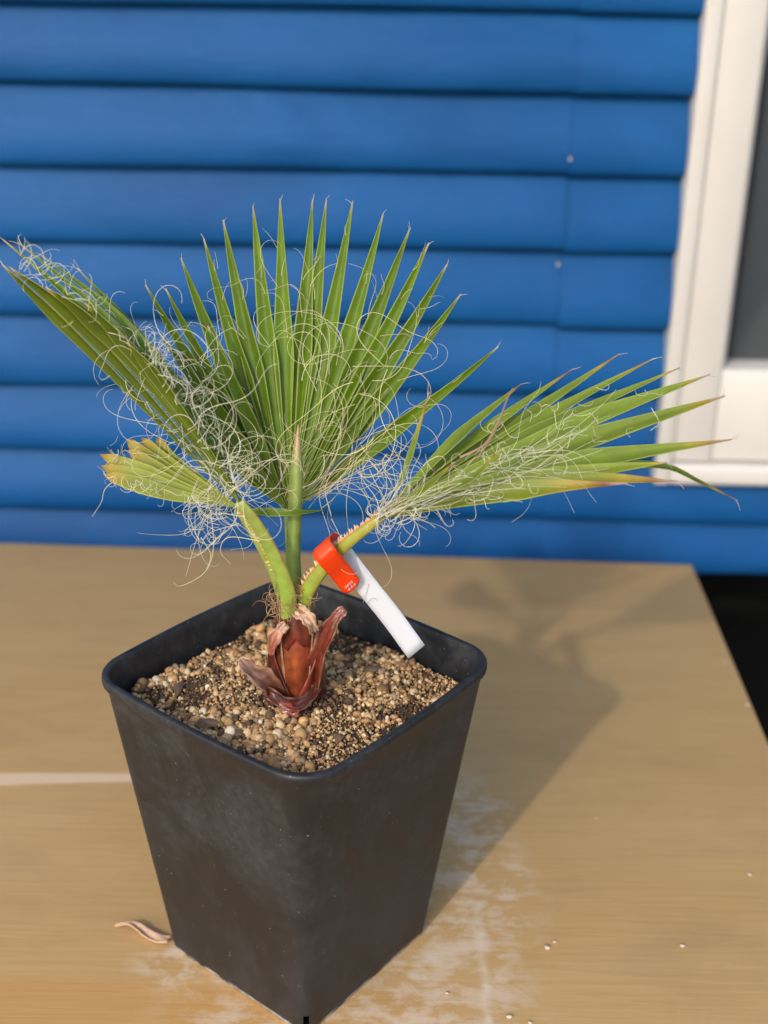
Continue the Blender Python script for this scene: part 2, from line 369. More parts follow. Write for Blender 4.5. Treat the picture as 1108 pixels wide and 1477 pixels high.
for s, z, r in out: RV += rsq(s, z, r, .0017*(z/.165))
MR = 4*(NC + NS)
MR = len(RV)//len(out)
PF = grid_faces(len(out), MR, True)
per = MR//4
holes = set()
for c in range(4):
    for k in (3, 4): holes.add(c*per + k)                 # slot through each corner
inner_ring = len(out) - 3
PF2 = []
for idx, f in enumerate(PF):
    ring, j = divmod(idx, MR)
    if j in holes and (ring in (2, 1) or ring == inner_ring): continue
    PF2.append(f)
PF2 += [tuple(range(MR))[::-1], tuple((len(out)-1)*MR + j for j in range(MR))]
pot = mk('plant_pot', RV, PF2, MP, org=(0, 0, 0.0008))
tag(pot, 'tall square black plastic nursery pot with dusty sides and rounded rim', 'plant pot')
pot.location.z = 0.0008*S

# ------------------------------------------------------------------ potting grit
def zsoil(x, y): return .1475 - .030*np.minimum(0, x + .02) * .9 + .0018*fbm(x*70, y*70, 3) + .004*np.exp(-(x*x + y*y)/.0008) + .0025*np.exp(-((x+.02)**2 + (y+.02)**2)/.0012)
def inside(x, y, h=.0628):
    u = abs(x*CA + y*SA); v = abs(-x*SA + y*CA); return u < h and v < h and not (u > h-.017 and v > h-.017 and math.hypot(u-h+.017, v-h+.017) > .017)
n = 46; gv = []
lin = np.linspace(-.0632, .0632, n)
for a in lin:
    for b_ in lin:
        ra, hh = .0185, .0632; ea, eb = abs(a) - (hh-ra), abs(b_) - (hh-ra); a_, c_ = a, b_
        if ea > 0 and eb > 0:
            mx = max(ea, eb)/math.hypot(ea, eb); a_ = math.copysign(hh-ra + ea*mx, a); c_ = math.copysign(hh-ra + eb*mx, b_)
        x, y = a_*CA - c_*SA, a_*SA + c_*CA; gv.append((x, y, float(zsoil(x, y)) - .0012))
gf = grid_faces(n, n); nb = len(gv)
ring = [i for i in range(n)] + [i*n + n-1 for i in range(1, n)] + [(n-1)*n + i for i in range(n-2, -1, -1)] + [i*n for i in range(n-2, 0, -1)]
low = []
for i in ring:
    x, y, z = gv[i]; low.append((x*.70, y*.70, .0065))
gv += low; R_ = len(ring)
for k in range(R_):
    k2 = (k+1) % R_; gf.append((ring[k], nb + k, nb + k2, ring[k2]))
gf.append(tuple(nb + k for k in range(R_)))
import bmesh
def ico(sub):
    bm = bmesh.new(); bmesh.ops.create_icosphere(bm, subdivisions=sub, radius=1); V = np.array([v.co[:] for v in bm.verts]); F = np.array([[v.index for v in f.verts] for f in bm.faces]); bm.free(); return V, F
I1, I1F = ico(2)
I0, I0F = ico(1)
pal = np.array([(.46, .30, .15), (.56, .41, .24), (.36, .22, .11), (.62, .50, .33), (.22, .135, .075), (.10, .065, .042), (.50, .29, .13), (.68, .60, .48), (.27, .22, .17), (.42, .27, .13)])
wts = np.array([.19, .13, .15, .07, .13, .11, .09, .025, .05, .06]); wts /= wts.sum()
GV = [np.array(gv)]; GF = list(gf); GC = [np.tile((.075, .048, .028), (len(gv), 1))]; cnt = len(gv)
def blob(p, r, V0, F0, dirt=False):
    global cnt
    sc = RNG.uniform(.72, 1.2, 3); q = RNG.normal(size=(3, 3)); q, _ = np.linalg.qr(q)
    k = RNG.normal(size=(3, 3)); d = 1 + .16*np.sin(V0 @ k[0]*1.6 + k[1, 0]) + .12*np.sin(V0 @ k[1]*3.0 + k[2, 0])
    v = ((V0*d[:, None]*sc) @ q.T)*r + p
    GV.append(v); GF.extend((F0 + cnt).tolist()); cnt += len(v)
    c = pal[RNG.choice(len(pal), p=wts)]*RNG.uniform(.75, 1.2)*np.array((1.05, .98, .86)); c = np.array((.15, .088, .050))*RNG.uniform(.6, 1.3) if dirt and RNG.random() < .75 else c; GC.append(np.tile(c, (len(v), 1)))
placed = 0
while placed < 11000:
    x, y = RNG.uniform(-.09, .09, 2)
    if not inside(x, y, .0618) or x*x + y*y < .009**2: continue
    coarse = (1.0 if fbm(x*45, y*45, 9) > -.1 else .66)*(1.0 if x < .012 else .8)
    r = (float(np.clip(RNG.lognormal(math.log(.00094), .46), .0005, .0027)))*coarse
    soilp = fbm(x*70, y*70, 21) > .28
    if soilp: r *= .62
    blob(np.array((x, y, float(zsoil(x, y)) + r*RNG.uniform(-.5, .55))), r, I1 if r > .0017 else I0, I1F if r > .0017 else I0F, soilp); placed += 1
grit = mk('potting_grit', np.vstack(GV), GF, MGRIT, cols=np.vstack(GC), org=(0, 0, .0065))
tag(grit, 'tan and ochre gritty potting mix filling the square black pot', 'potting mix', kind='stuff')

# ------------------------------------------------------------------ palm
palm = empty('fan_palm', (0, 0, .147))
tag(palm, 'young thready fan palm with three spread leaves growing in the black pot', 'palm')
GREEN, OLIVE, LIME, YEL, BRN, PALE = map(np.array, ((.098, .168, .006), (.062, .092, .004), (.182, .250, .026), (.36, .27, .035), (.22, .085, .030), (.52, .42, .32)))
PXU = .60/FPX
class Fibres:
    def __init__(s): s.V, s.F, s.C = [], [], []; s.n = 0
    def add(s, path, r=.00021, col=(.80, .76, .60), k=4):
        path = np.array(path); n = len(path); rad = np.linspace(1.1, .45, n)*r*(.78 if r < .0004 else 1)
        V, F = tube(path, rad, k, cap=False); s.V += V; s.F += [tuple(i + s.n for i in f) for f in F]; s.n += len(V)
        c = np.array(col)*RNG.uniform(.8, 1.1); s.C += [c]*len(V)
    def curl(s, px, py, y, ang, L_, rad, wig=1.0, r=.00021, col=(.80, .76, .60), dy=.012, turn=None, grav=0.0):
        """a thread that starts at a point in the plane y and curls on with bend radius rad"""
        n = max(8, int(L_/4)); st = L_/n; sg = turn if turn is not None else random.choice((-1, 1)); k = sg/rad
        p = [P(px, py, y)]; a = ang; ph = random.uniform(0, 6.28); w = random.uniform(.5, 1.5); k1 = random.uniform(.2, 2.0)*wig
        # step in a real-size plane facing the lens, with its own wander in depth
        q = p[0].copy(); u = PXU*st; yw = random.uniform(-1, 1)*dy
        ex = np.array([1, 0, 0.]); ez = UP; ey = FW
        for i in range(n):
            t = i/n; kk = k*(1 + k1*math.sin(6.28*w*t + ph))*(.35 + 1.1*t)
            a += kk*st; a += grav*math.cos(a)*st*.01
            q = q + u*(ex*math.cos(a) - ez*math.sin(a)) + ey*u*.45*math.sin(5*t*w + ph) + ey*yw/n
            p.append(q.copy())
        s.add(p, r, col)
    def build(s, parent, name='threads'):
        return tag(mk(name, s.V, s.F, MFIB, parent, cols=np.array(s.C)), kind='stuff')
def leaflet(parent, pts, hw, n_dir, col, fuse=.5, fold=.42, tipy=.90, tipc=1.0, edge=None, blunt=0.0, power=.85, name='leaflet', twist=0.0, nseg=22, base=.10):
    c = spline(pts, nseg); t = np.gradient(c, axis=0); n = len(c); N0 = unit(n_dir)
    us = (-1, -.82, -.45, 0, .45, .82, 1); V, Cc, U = [], [], []
    seg = np.linalg.norm(np.diff(c, axis=0), axis=1); s_ = np.concatenate([[0], np.cumsum(seg)]); Lw = s_[-1]; s_ /= Lw
    edge = np.array((.34, .40, .12)) if edge is None else edge; jit = RNG.uniform(.88, 1.14); ph = RNG.uniform(0, 6.28)
    for i in range(n):
        T = unit(t[i]); s = s_[i]; B = unit(np.cross(T, N0)); N = unit(np.cross(B, T))
        if twist: 
            a = twist*s; B, N = B*math.cos(a) + N*math.sin(a), N*math.cos(a) - B*math.sin(a)
        if s <= fuse: w = hw*max(base, (s/fuse)**.92)
        else:
            q = (1-s)/(1-fuse); w = hw*(blunt + (1-blunt)*max(q, 0)**power)
            if blunt: w *= min(1, max(0.02, (1-s)/.05))
        w = max(w, .00022)*(1 + .05*math.sin(9*s + ph))
        fo = fold*(1 - .35*s)
        for u in us:
            V.append(c[i] + B*u*w*(1 - .12*fo) + N*(abs(u) - .55)*w*fo)
            b0 = col*jit*(1 + .10*math.sin(u*3 + s*7 + ph))
            if abs(u) == 1: b0 = b0*.3 + edge*.7
            elif u == 0: b0 = b0*.85
            k = np.clip((s - tipy)/(1.001 - tipy), 0, 1)*tipc
            if k > 0: b0 = b0*(1-min(1, k*2.2)) + YEL*min(1, k*2.2) if k < .45 else (YEL*(1-min(1, (k-.45)*3.2)) + BRN*min(1, (k-.45)*3.2) if k < .76 else BRN*(1-min(1, (k-.76)*4)) + PALE*min(1, (k-.76)*4))
            Cc.append(b0); U.append((u*w*S*1.0, s*Lw*S))
    m = len(us); F = grid_faces(n, m)
    return mk(name, V, F, MLEAF, parent, cols=np.array(Cc), uvs=U, thick=.00032)
def frayed(fb, tip, back, n=3, L_=16):
    n = random.choice((1, 1, 2))
    """dry hairs at a leaflet tip"""
    for _ in range(n):
        d = unit(np.array(tip) - np.array(back)) + RNG.normal(size=3)*.16
        p = [np.array(tip) - unit(np.array(tip) - np.array(back))*PXU*6]; d = unit(d); w = RNG.normal(size=3)*.12
        for i in range(7): d = unit(d + w); p.append(p[-1] + d*PXU*L_/7)
        fb.add(p, .00022, (.62, .52, .42))
def stalk(name, pts, r0, r1, col0, col1, squash=.6, nrm=(0, -1, .3), n=24, edgecol=None):
    path = spline(pts, n); rad = np.linspace(r0, r1, n); V, F = tube(path, rad, 12, squash, nrm)
    cols = []
    for i in range(n):
        t = i/(n-1); c = np.array(col0)*(1-t) + np.array(col1)*t
        for j in range(12):
            e = abs(math.cos(2*math.pi*j/12))**4 * .65
            cols.append(c*(1-e) + (np.array(edgecol) if edgecol is not None else c)*e)
    o = mk(name, V, F, MSTALK, palm, cols=np.array(cols)); return o, path
def thorns(parent, path, r0, r1, i0, i1, every=1, side=1, size=.0016, nrm=(0, -1, .3)):
    V, F, Cc = [], [], []; t = np.gradient(path, axis=0); n = len(path)
    pp = spline(path, n*3); tt_ = np.gradient(pp, axis=0); m = len(pp)
    for i in range(int(i0*m), int(i1*m), every):
        T = unit(tt_[i]); B = unit(np.cross(T, unit(nrm)))*side; r = lerp(r0, r1, i/m); b0 = pp[i] + B*r*.92; s = size*RNG.uniform(.6, 1.35)
        tip = b0 + B*s + T*s*RNG.uniform(-.2, .9) + RNG.normal(size=3)*s*.12; N = unit(np.cross(B, T)); k = len(V)
        for a in (T*s*.5, N*s*.3, -T*s*.5, -N*s*.3): V.append(b0 + a - B*s*.15)
        V.append(tip); F += [(k, k+1, k+4), (k+1, k+2, k+4), (k+2, k+3, k+4), (k+3, k, k+4)]
        Cc += [np.array((.50, .20, .02))]*4 + [np.array((.70, .48, .30))]
    tag(mk('thorns', V, F, MSTALK, parent, cols=np.array(Cc), smooth=False), kind='stuff')

# --- upright middle leaf
NA = (-.05, -1, .28); HA = P(417, 737, .030)
la, pa = stalk('fan_leaf', [(0.000, .006, .190), P(424, 835, .012), P(421, 780, .022), HA], .0042, .0026, (.20, .27, .06), (.16, .23, .05), .6)
tag(la, 'upright fan leaf with its blade facing forward')
tipsA = [(210, 411), (239, 416), (261, 372), (294, 344), (322, 317), (365, 297), (404, 286), (451, 287), (471, 286), (509, 290), (553, 308), (592, 328), (619, 350), (646, 380), (665, 424), (719, 500)]
fa = Fibres()
def yA(px, py): return .030 + (738-py)/450*.055 - ((px-425)/300)**2*.045
for i, (tx, ty) in enumerate(tipsA):
    dx, dy = tx-417, ty-737; Lp = math.hypot(dx, dy)
    bend = (-.018 if dx < 0 else .018)*min(1, abs(dx)/150)
    mid = (417 + dx*.5 - dy*bend, 737 + dy*.5 + dx*bend*.6 - 4)
    pts = [HA + RNG.normal(size=3)*.0006, P(417+dx*.25 - dy*bend*.7, 737+dy*.25 + dx*bend*.4, yA(417+dx*.25, 737+dy*.25)), P(mid[0], mid[1], yA(*mid)), P(417+dx*.78 - dy*bend*.5, 737+dy*.78 + dx*bend*.4, yA(417+dx*.78, 737+dy*.78) + .002), P(tx, ty, yA(tx, ty))]
    col = GREEN*(.95 + .25*RNG.random()) if i > 3 else GREEN*.9
    leaflet(la, pts, (.0053 if 3 < i < 14 else .0048) if 1 < i < 15 else .0040, NA, col, fuse=.50 if i < 15 else .42, fold=.80, tipy=.955, power=.82)
    frayed(fa, pts[-1], pts[-2], 2, 14)
# filling leaflets low in the fan (short, partly hidden)
for tx, ty, w in ((228, 478, .0044), (240, 525, .0044), (258, 575, .0046), (285, 615, .0044), (300, 470, .0040), (560, 560, .0040), (590, 600, .0036)):
    dx, dy = tx-417, ty-737; pts = [HA, P(417+dx*.5, 737+dy*.5, .036), P(tx, ty, .040)]
    leaflet(la, pts, w, NA, GREEN*.85, fold=.6, tipy=.95)
# strap-like leaflet lying across
leaflet(la, [P(342, 734, .004), P(375, 738, -.004), P(425, 739, -.006), P(468, 736, .004)], .0021, (0, -.8, .6), GREEN*1.05, fuse=.4, fold=.3, tipy=.97, tipc=0.0, base=.6)
def rp(a, b): return random.uniform(a, b)
CR = (.78, .70, .44); WH = (.80, .76, .60); TN = (.66, .52, .33)
for i, (tx, ty) in enumerate(tipsA):                        # threads peeling from the leaflet margins
    for k in range(4):
        s = rp(.42, .9); px, py = lerp(417, tx, s) + rp(-9, 9), lerp(737, ty, s); a = math.atan2(ty-737, tx-417) + rp(-.7, .7)
        fa.curl(px, py, yA(px, py) - .004, a, rp(18, 40) if s > .72 else rp(40, 120), rp(20, 60), 1.0, .00015, CR, .012)
for k in range(24):                                         # loops over the middle of the fan
    fa.curl(rp(425, 560), rp(515, 690), rp(.010, .026), rp(-3.1, 3.1), rp(110, 260), rp(24, 52), .8, .00020, CR, .02)
for k in range(20):                                         # bundle at the right foot
    px, py = rp(430, 470), rp(700, 735); fa.curl(px, py, .016, math.atan2(650-py, 540-px) + rp(-.25, .25), rp(130, 250), rp(45, 120), 1.2, .00019, CR if k % 3 else TN, .01)
for k in range(10): fa.curl(rp(520, 560), rp(640, 690), .014, rp(-3, 3), rp(60, 170), rp(16, 34), 1, .00020, CR, .014)
for k in range(16): fa.curl(rp(405, 440), rp(640, 735), .012, -1.6 + rp(-.5, .5), rp(50, 110), rp(40, 90), 1, .0002, TN, .01)
for k in range(70):                                        # tangle between the left leaf and the fan
    t = random.random(); px, py = lerp(225, 345, t) + rp(-28, 30), lerp(520, 735, t) + rp(-35, 25)
    fa.curl(px, py, rp(-.005, .022), rp(-3.1, 3.1), rp(50, 170), rp(20, 60), .9, .00018, WH if k % 3 else CR, .02)
for k in range(14): fa.curl(rp(215, 300), rp(480, 600), .02, rp(-2.2, -.2), rp(50, 120), rp(18, 40), .9, .00018, WH, .01)
for pts in ([(478, 745), (470, 700), (500, 660), (560, 630)], [(478, 748), (500, 790), (520, 815)], [(515, 660), (500, 720), (505, 790)]):
    fa.add(spline([P(a, b, .012) for a, b in pts], 24), .00022, CR)
fa.build(la)
# --- spear leaf in front of the fan
sp, _ = stalk('spear_leaf', [(.000, .000, .196), P(423, 800, .002), P(426, 730, .004), P(428, 670, .006), P(430, 612, .009)], .0042, .0005, (.20, .27, .065), (.34, .24, .12), .75, n=30)
me = sp.data; cc = np.zeros(len(me.vertices)*4, np.float32); me.color_attributes['Col'].data.foreach_get('color', cc); cc = cc.reshape(-1, 4)
for i in range(30):
    s = i/29; c = np.array((.17, .24, .05)) if s < .55 else np.array((.20, .25, .06)); k = min(1, max(0, (s-.72)/.2)); c = c*(1-k) + np.array((.42, .26, .15))*k
    for j in range(12): cc[i*12+j, :3] = c*(1 + .25*math.cos(j*2.1))
me.color_attributes['Col'].data.foreach_set('color', cc.ravel())
co = np.zeros(len(me.vertices)*3); me.vertices.foreach_get('co', co); co = co.reshape(-1, 12, 3); ctr = co.mean(1, keepdims=True)
wf = np.array([1 if i < 20 else max(.06, 1 - ((i-20)/9)**1.3) for i in range(30)]); base_r = np.linspace(.0042, .0005, 30); want = np.where(np.arange(30) < 20, .0035 - .00002*np.arange(30), .0031*wf)
co = ctr + (co - ctr)*(want/base_r)[:, None, None]; me.vertices.foreach_set('co', co.ravel())
tag(sp, 'unopened spear leaf with dry brown tip')

# --- left leaf, folded blade seen from below
HB = P(345, 724, -.020); NB = (-.45, -.75, -.30)
lb, pb = stalk('fan_leaf', [(-.003, -.004, .186), P(414, 850, -.010), P(392, 795, -.014), P(366, 750, -.018), HB], .0043, .0025, (.24, .36, .045), (.26, .30, .07), .55, (-.2, -1, .2), edgecol=(.48, .36, .08))
tag(lb, 'long folded fan leaf leaning out to one side')
fb = Fibres()
front = [((306, 686), (171, 546), (70, 446), (3, 381), .020, .0046), ((308, 680), (184, 538), (86, 440), (15, 386), .012, .0048), ((310, 674), (200, 534), (118, 452), (66, 414), .004, .0048), ((312, 670), (217, 540), (158, 472), (124, 438), -.004, .0048), ((314, 668), (236, 556), (202, 515), (184, 494), -.010, .0046)]
for k, (a, b_, c_, d_, yy, w) in enumerate(front):
    pts = [HB, P(*a, lerp(-.02, yy, .3)), P(*b_, lerp(-.02, yy, .75)), P(*c_, yy), P(*d_, yy)]
    leaflet(lb, pts, w, NB, OLIVE*(1.1 + .2*k/4), fuse=.80, fold=.55, tipy=.96, edge=np.array((.34, .38, .10)), power=.8); frayed(fb, pts[-1], pts[-2], 3, 16)
backl = [((250, 575), (120, 445), (4, 345), .018, .0032), ((262, 590), (150, 455), (27, 350), .024, .0032), ((270, 590), (175, 460), (57, 366), .030, .0032), ((285, 610), (205, 490), (112, 387), .034, .0034), ((295, 630), (235, 550), (190, 480), .036, .0036), ((305, 640), (262, 575), (222, 505), .034, .0042), ((312, 650), (280, 600), (246, 545), .030, .0042), ((322, 665), (300, 625), (272, 580), .024, .0040)]
for a, b_, d_, yy, w in backl:
    pts = [HB, P(*a, lerp(-.02, yy, .4)), P(*b_, lerp(-.02, yy, .8)), P(*d_, yy)]
    leaflet(lb, pts, w, (.35, -.8, .5), GREEN*1.02, fuse=.5, fold=.5, tipy=.94, power=.9); frayed(fb, pts[-1], pts[-2], 3, 18)
up_edge = [(20, 372), (60, 405), (126, 442), (188, 498), (235, 552), (274, 617), (307, 682), (330, 715)]
ue = spline(up_edge, 200)
for k in range(150):
    q = ue[int(min(199, 199*random.random()**.8))]; fb.curl(q[0] + rp(-6, 14), q[1] + rp(-14, 10), rp(-.025, .02), rp(-2.2, .3), rp(16, 62), rp(9, 30), 1, .00017, WH, .008)
for k in range(28):
    q = ue[int(120 + 79*random.random())]; fb.curl(q[0] + rp(-4, 24), q[1] + rp(-16, 10), rp(-.03, .0), rp(-2.6, 1.0), rp(50, 130), rp(18, 45), 1, .00018, WH, .012)
for k in range(14):
    q = (lerp(90, 300, random.random()), 0); px = rp(90, 300); py = 476 + (px-90)*1.02 + rp(-30, 0); fb.curl(px, py, -.024, rp(0, 3), rp(14, 30), rp(8, 14), 1, .00016, CR, .004)
for k in range(14): fb.curl(rp(295, 355), rp(690, 760), rp(-.035, -.015), rp(-3.1, 3.1), rp(60, 150), rp(18, 38), .8, .00018, WH if k % 2 else CR, .012)
for k in range(11): fb.curl(rp(268, 330), rp(728, 765), rp(-.01, .01), rp(1.2, 3.4), rp(40, 110), rp(10, 22), 1, .00017, WH, .01)
for pts in ([(352, 745), (305, 742), (285, 775), (268, 832)], [(304, 735), (308, 790), (296, 825), (262, 845), (250, 840)], [(290, 775), (304, 800), (298, 822)], [(375, 780), (330, 775), (318, 795), (333, 814)], [(345, 755), (300, 770), (290, 790)]):
    fb.add(spline([P(a, b_, -.022) for a, b_ in pts], 26), .00021, CR)
fb.build(lb)
thorns(lb, pb, .0043, .0025, .35, .92, 2, -1, .0013, (-.2, -1, .2)); 

# --- yellowing short leaf behind it
HC = P(345, 732, .006)
lc, pc = stalk('fan_leaf', [(-.006, .004, .184), P(408, 855, .004), P(380, 790, .004), HC], .0040, .0026, (.22, .30, .05), (.26, .30, .06), .55)
tag(lc, 'short yellowing fan leaf with cut ends behind the folded leaf')
fc = Fibres()
YG = np.array((.245, .285, .038))
tipsC = [((250, 668), (226, 632), .050), ((240, 668), (205, 632), .046), ((235, 676), (183, 634), .042), ((232, 682), (186, 648), .036), ((235, 692), (145, 656), .030), ((238, 700), (146, 672), .024), ((240, 711), (150, 684), .018)]
for k, (a, d_, yy) in enumerate(tipsC):
    pts = [HC, P(lerp(345, a[0], .55), lerp(732, a[1], .55), lerp(.006, yy, .35)), P(*a, lerp(.006, yy, .7)), P(*d_, yy)]
    leaflet(lc, pts, .0043, (-.2, -.8, .55), YG*(1 + .1*RNG.normal()), fuse=.7, fold=.38, tipy=.80, tipc=.62, blunt=.35, power=.6, edge=np.array((.46, .46, .12)))
for k in range(34):
    t = random.random(); fc.curl(lerp(150, 320, t), lerp(684, 728, t) + rp(-4, 4), rp(.0, .016), rp(.3, 2.8), rp(12, 40), rp(6, 16), 1, .00015, WH, .006)
for k in range(16): fc.curl(rp(150, 200), rp(640, 690), .028, rp(-3, 3), rp(14, 40), rp(6, 14), 1, .00015, WH, .006)
for k in range(14): fc.curl(rp(262, 330), rp(722, 740), .0, rp(1.0, 2.6), rp(30, 80), rp(8, 18), 1, .00016, (.7, .72, .74), .01)
fc.add(spline([P(a, b_, .03) for a, b_ in ((172, 688), (152, 705), (146, 725), (133, 745))], 24), .0002, WH)
fc.build(lc)

# --- right leaf
HD = P(548, 748, -.014); ND = (-.25, -.62, .74)
ldd, pd = stalk('fan_leaf', [(.004, -.002, .186), P(440, 862, -.006), P(462, 825, -.008), P(500, 785, -.011), HD], .0042, .0021, (.20, .32, .035), (.30, .26, .04), .6, (-.3, -.8, .5), edgecol=(.42, .26, .05))
tag(ldd, 'fan leaf with yellow tips spreading out level')
fd = Fibres()
tipsD = [((650, 640), (720, 580), (753, 553), .040, .0034, .86), ((655, 655), (760, 578), (828, 531), .046, .0034, .84), ((660, 665), (790, 580), (894, 510), .050, .0040, .86), ((665, 672), (815, 585), (943, 517), .046, .0042, .88), ((668, 678), (835, 595), (981, 530), .038, .0044, .92), ((670, 684), (850, 605), (1024, 540), .028, .0044, .92), ((672, 692), (860, 630), (1046, 571), .014, .0050, .88), ((675, 702), (850, 664), (1055, 634), -.004, .0046, .86), ((675, 710), (845, 681), (962, 667), -.016, .0044, .93), ((672, 718), (840, 692), (978, 694), -.026, .0042, .72), ((665, 724), (790, 703), (905, 697), -.034, .0040, .66)]
for k, (a, b_, d_, yy, w, ty) in enumerate(tipsD):
    pts = [HD, P(*a, lerp(-.014, yy, .35)), P(*b_, lerp(-.014, yy, .75)), P(*d_, yy)]
    leaflet(ldd, pts, w*(.95 if k < 5 else 1.2), ND, LIME*(.86 + .06*RNG.normal()) if k < 8 else LIME*np.array((1.05, .95, .8)), fuse=.52 if k < 5 else .60, fold=.55, tipy=ty, power=.9, edge=np.array((.34, .40, .12))); frayed(fd, pts[-1], pts[-2], 3, 18)
for pts, w, ty in (([HD, P(700, 705, -.02), P(860, 675, .02), P(955, 672, .045), P(1010, 695, .055), P(1064, 722, .060)], .0040, .88),
                   ([HD, P(620, 712, -.026), P(680, 690, -.034), P(719, 650, -.040)], .0030, .86), ([HD, P(600, 715, -.02), P(655, 667, -.028)], .0024, .84),
                   ([P(556, 742, -.012), P(582, 685, .0), P(603, 620, .004), P(619, 566, .006)], .0016, .62)):
    leaflet(ldd, pts, w, ND, LIME*.72, fuse=.5, fold=.5, tipy=ty, power=.9); frayed(fd, pts[-1], pts[-2], 3, 22)
for pts in ([(690, 660), (715, 620), (732, 575), (740, 560)], [(664, 660), (700, 640), (722, 600)]): fd.add(spline([P(a, b_, -.03) for a, b_ in pts], 16), .0005, (.42, .28, .17))
def yD(px, py): return -.022 + (720 - (px-550)*.12 - py)*.00030
for k in range(48):                                        # threads lying along the blade
    t = random.random()**1.3; px, py = lerp(555, 800, t) + rp(-8, 8), lerp(742, 655, t) + rp(-26, 20)*(.3 + t)
    fd.curl(px, py, yD(px, py) - .010, math.atan2(-80, 260) + rp(-.4, .35), rp(50, 130), rp(70, 260), 1.6, .00015, WH, .004)
for k in range(34):
    px, py = rp(575, 860), 0; py = 735 - (px-560)*.27 + rp(-55, 20); fd.curl(px, py, yD(px, py) - .010, rp(-3.1, 3.1), rp(18, 60), rp(7, 18), 1, .00016, WH, .004)
for k in range(26):
    px = rp(700, 960); py = 640 - (px-700)*.32 + rp(-40, 60); fd.curl(px, py, yD(px, py) - .012, rp(-3.1, 3.1), rp(16, 44), rp(6, 13), 1, .00015, WH, .004)
for k in range(18): fd.curl(rp(540, 600), rp(725, 755), rp(-.03, -.01), rp(.6, 2.8), rp(30, 90), rp(9, 20), 1, .00018, WH, .01)
for k in range(10): px = rp(600, 720); fd.curl(px, 738 - (px-600)*.2, -.03, rp(.4, 2.8), rp(14, 36), rp(8, 16), 1, .00015, WH, .006)
for k in range(30): fd.curl(rp(540, 575), rp(725, 755), -.02, -.5 + rp(-.7, .3), rp(50, 110), rp(30, 90), 1.3, .0002, TN if k % 3 == 0 else WH, .006)
fd.build(ldd)
thorns(ldd, pd, .0042, .0021, .16, .98, 1, -1, .0023, (-.3, -.8, .5))

# --- stem and old leaf sheaths
RED, ORA, DRK, FLESH = map(np.array, ((.150, .026, .013), (.33, .075, .016), (.055, .016, .010), (.42, .25, .16)))
zs = np.linspace(.141, .2005, 18); V, Cc = [], []
for i, z in enumerate(zs):
    t = i/17; r = np.interp(t, [0, .25, .55, .8, 1], [.0105, .0118, .0108, .0080, .0060])
    for j in range(28):
        a = 2*math.pi*j/28; rr = r*(1 + .05*math.sin(3*a + 6*t) + .02*math.sin(9*a)); V.append((rr*math.cos(a), rr*math.sin(a), z))
        k = max(0, math.cos(a + math.pi/2 + .35))**5*math.exp(-((t-.50)/.2)**2); Cc.append((RED*(1-k) + ORA*.75*k)*(1 + .35*math.sin(8*a + 1)*math.sin(3*a)) if t < .82 else DRK*1.5)  # orange glow and highlight of the glossy bulb painted on its front left
mk('stem', V, grid_faces(18, 28, True) + [tuple(17*28 + j for j in range(28))], MSHEATH, palm, cols=np.array(Cc))
def shell(name, a0, span, z0, z1, r0, r1, tipw=.15, bulge=.0012, flare=0.0, c0=RED, c1=DRK, rim=FLESH, n=14, m=13, lab=None, skew=0.0, jag=0.0):
    V, Cc = [], []; ph = random.uniform(0, 6)
    for i in range(n):
        t = i/(n-1); w = span*(1 - (1-tipw)*t**1.6); r = lerp(r0, r1, t) + bulge*math.sin(math.pi*t) + flare*t**3
        for j in range(m):
            u = -1 + 2*j/(m-1); a = math.radians(a0 + w*u + skew*t); rr = r*(1 + .03*math.sin(5*u + 4*t + ph)) + .0005*abs(u)**3
            V.append((rr*math.cos(a), rr*math.sin(a), lerp(z0, z1, t) + .0007*math.sin(7*u + ph) + jag*(1-t)**2*(math.sin(4*u + .6) + .6*math.sin(11*u))))
            e = max(0, (abs(u) - .78)/.22)**1.5*.8; e = max(e, max(0, (t-.88)/.12)*.8); c = (c0*(1-t) + c1*t)*(1 + .25*math.sin(11*u + ph)); Cc.append(c*(1-e) + rim*e)
    o = mk(name, V, grid_faces(n, m), MSHEATH, palm, cols=np.array(Cc), thick=.0005)
    if lab: tag(o, lab)
    return o
shell('leaf_sheath', -168, 62, .143, .200, .0120, .0080, .35, .0008, 0, RED*.9, DRK*1.6)
shell('leaf_sheath', -8, 58, .143, .199, .0122, .0080, .35, .0008, 0, RED*.8, DRK*1.6)
shell('leaf_sheath', 95, 80, .143, .204, .0124, .0078, .5, .0008)
shell('leaf_sheath', -122, 46, .142, .178, .0130, .0120, .12, .0008, .0004, RED*.9, RED*.6, rim=RED*1.8, skew=-34)
shell('leaf_sheath', -60, 44, .142, .180, .0135, .0122, .12, .0008, .0004, RED*.8, RED*.6, rim=RED*1.8, skew=34)
shell('leaf_sheath', -100, 60, .180, .2015, .0104, .0072, .35, .0004, 0, RED*.8, DRK*1.3, rim=RED*1.0, jag=.0026)
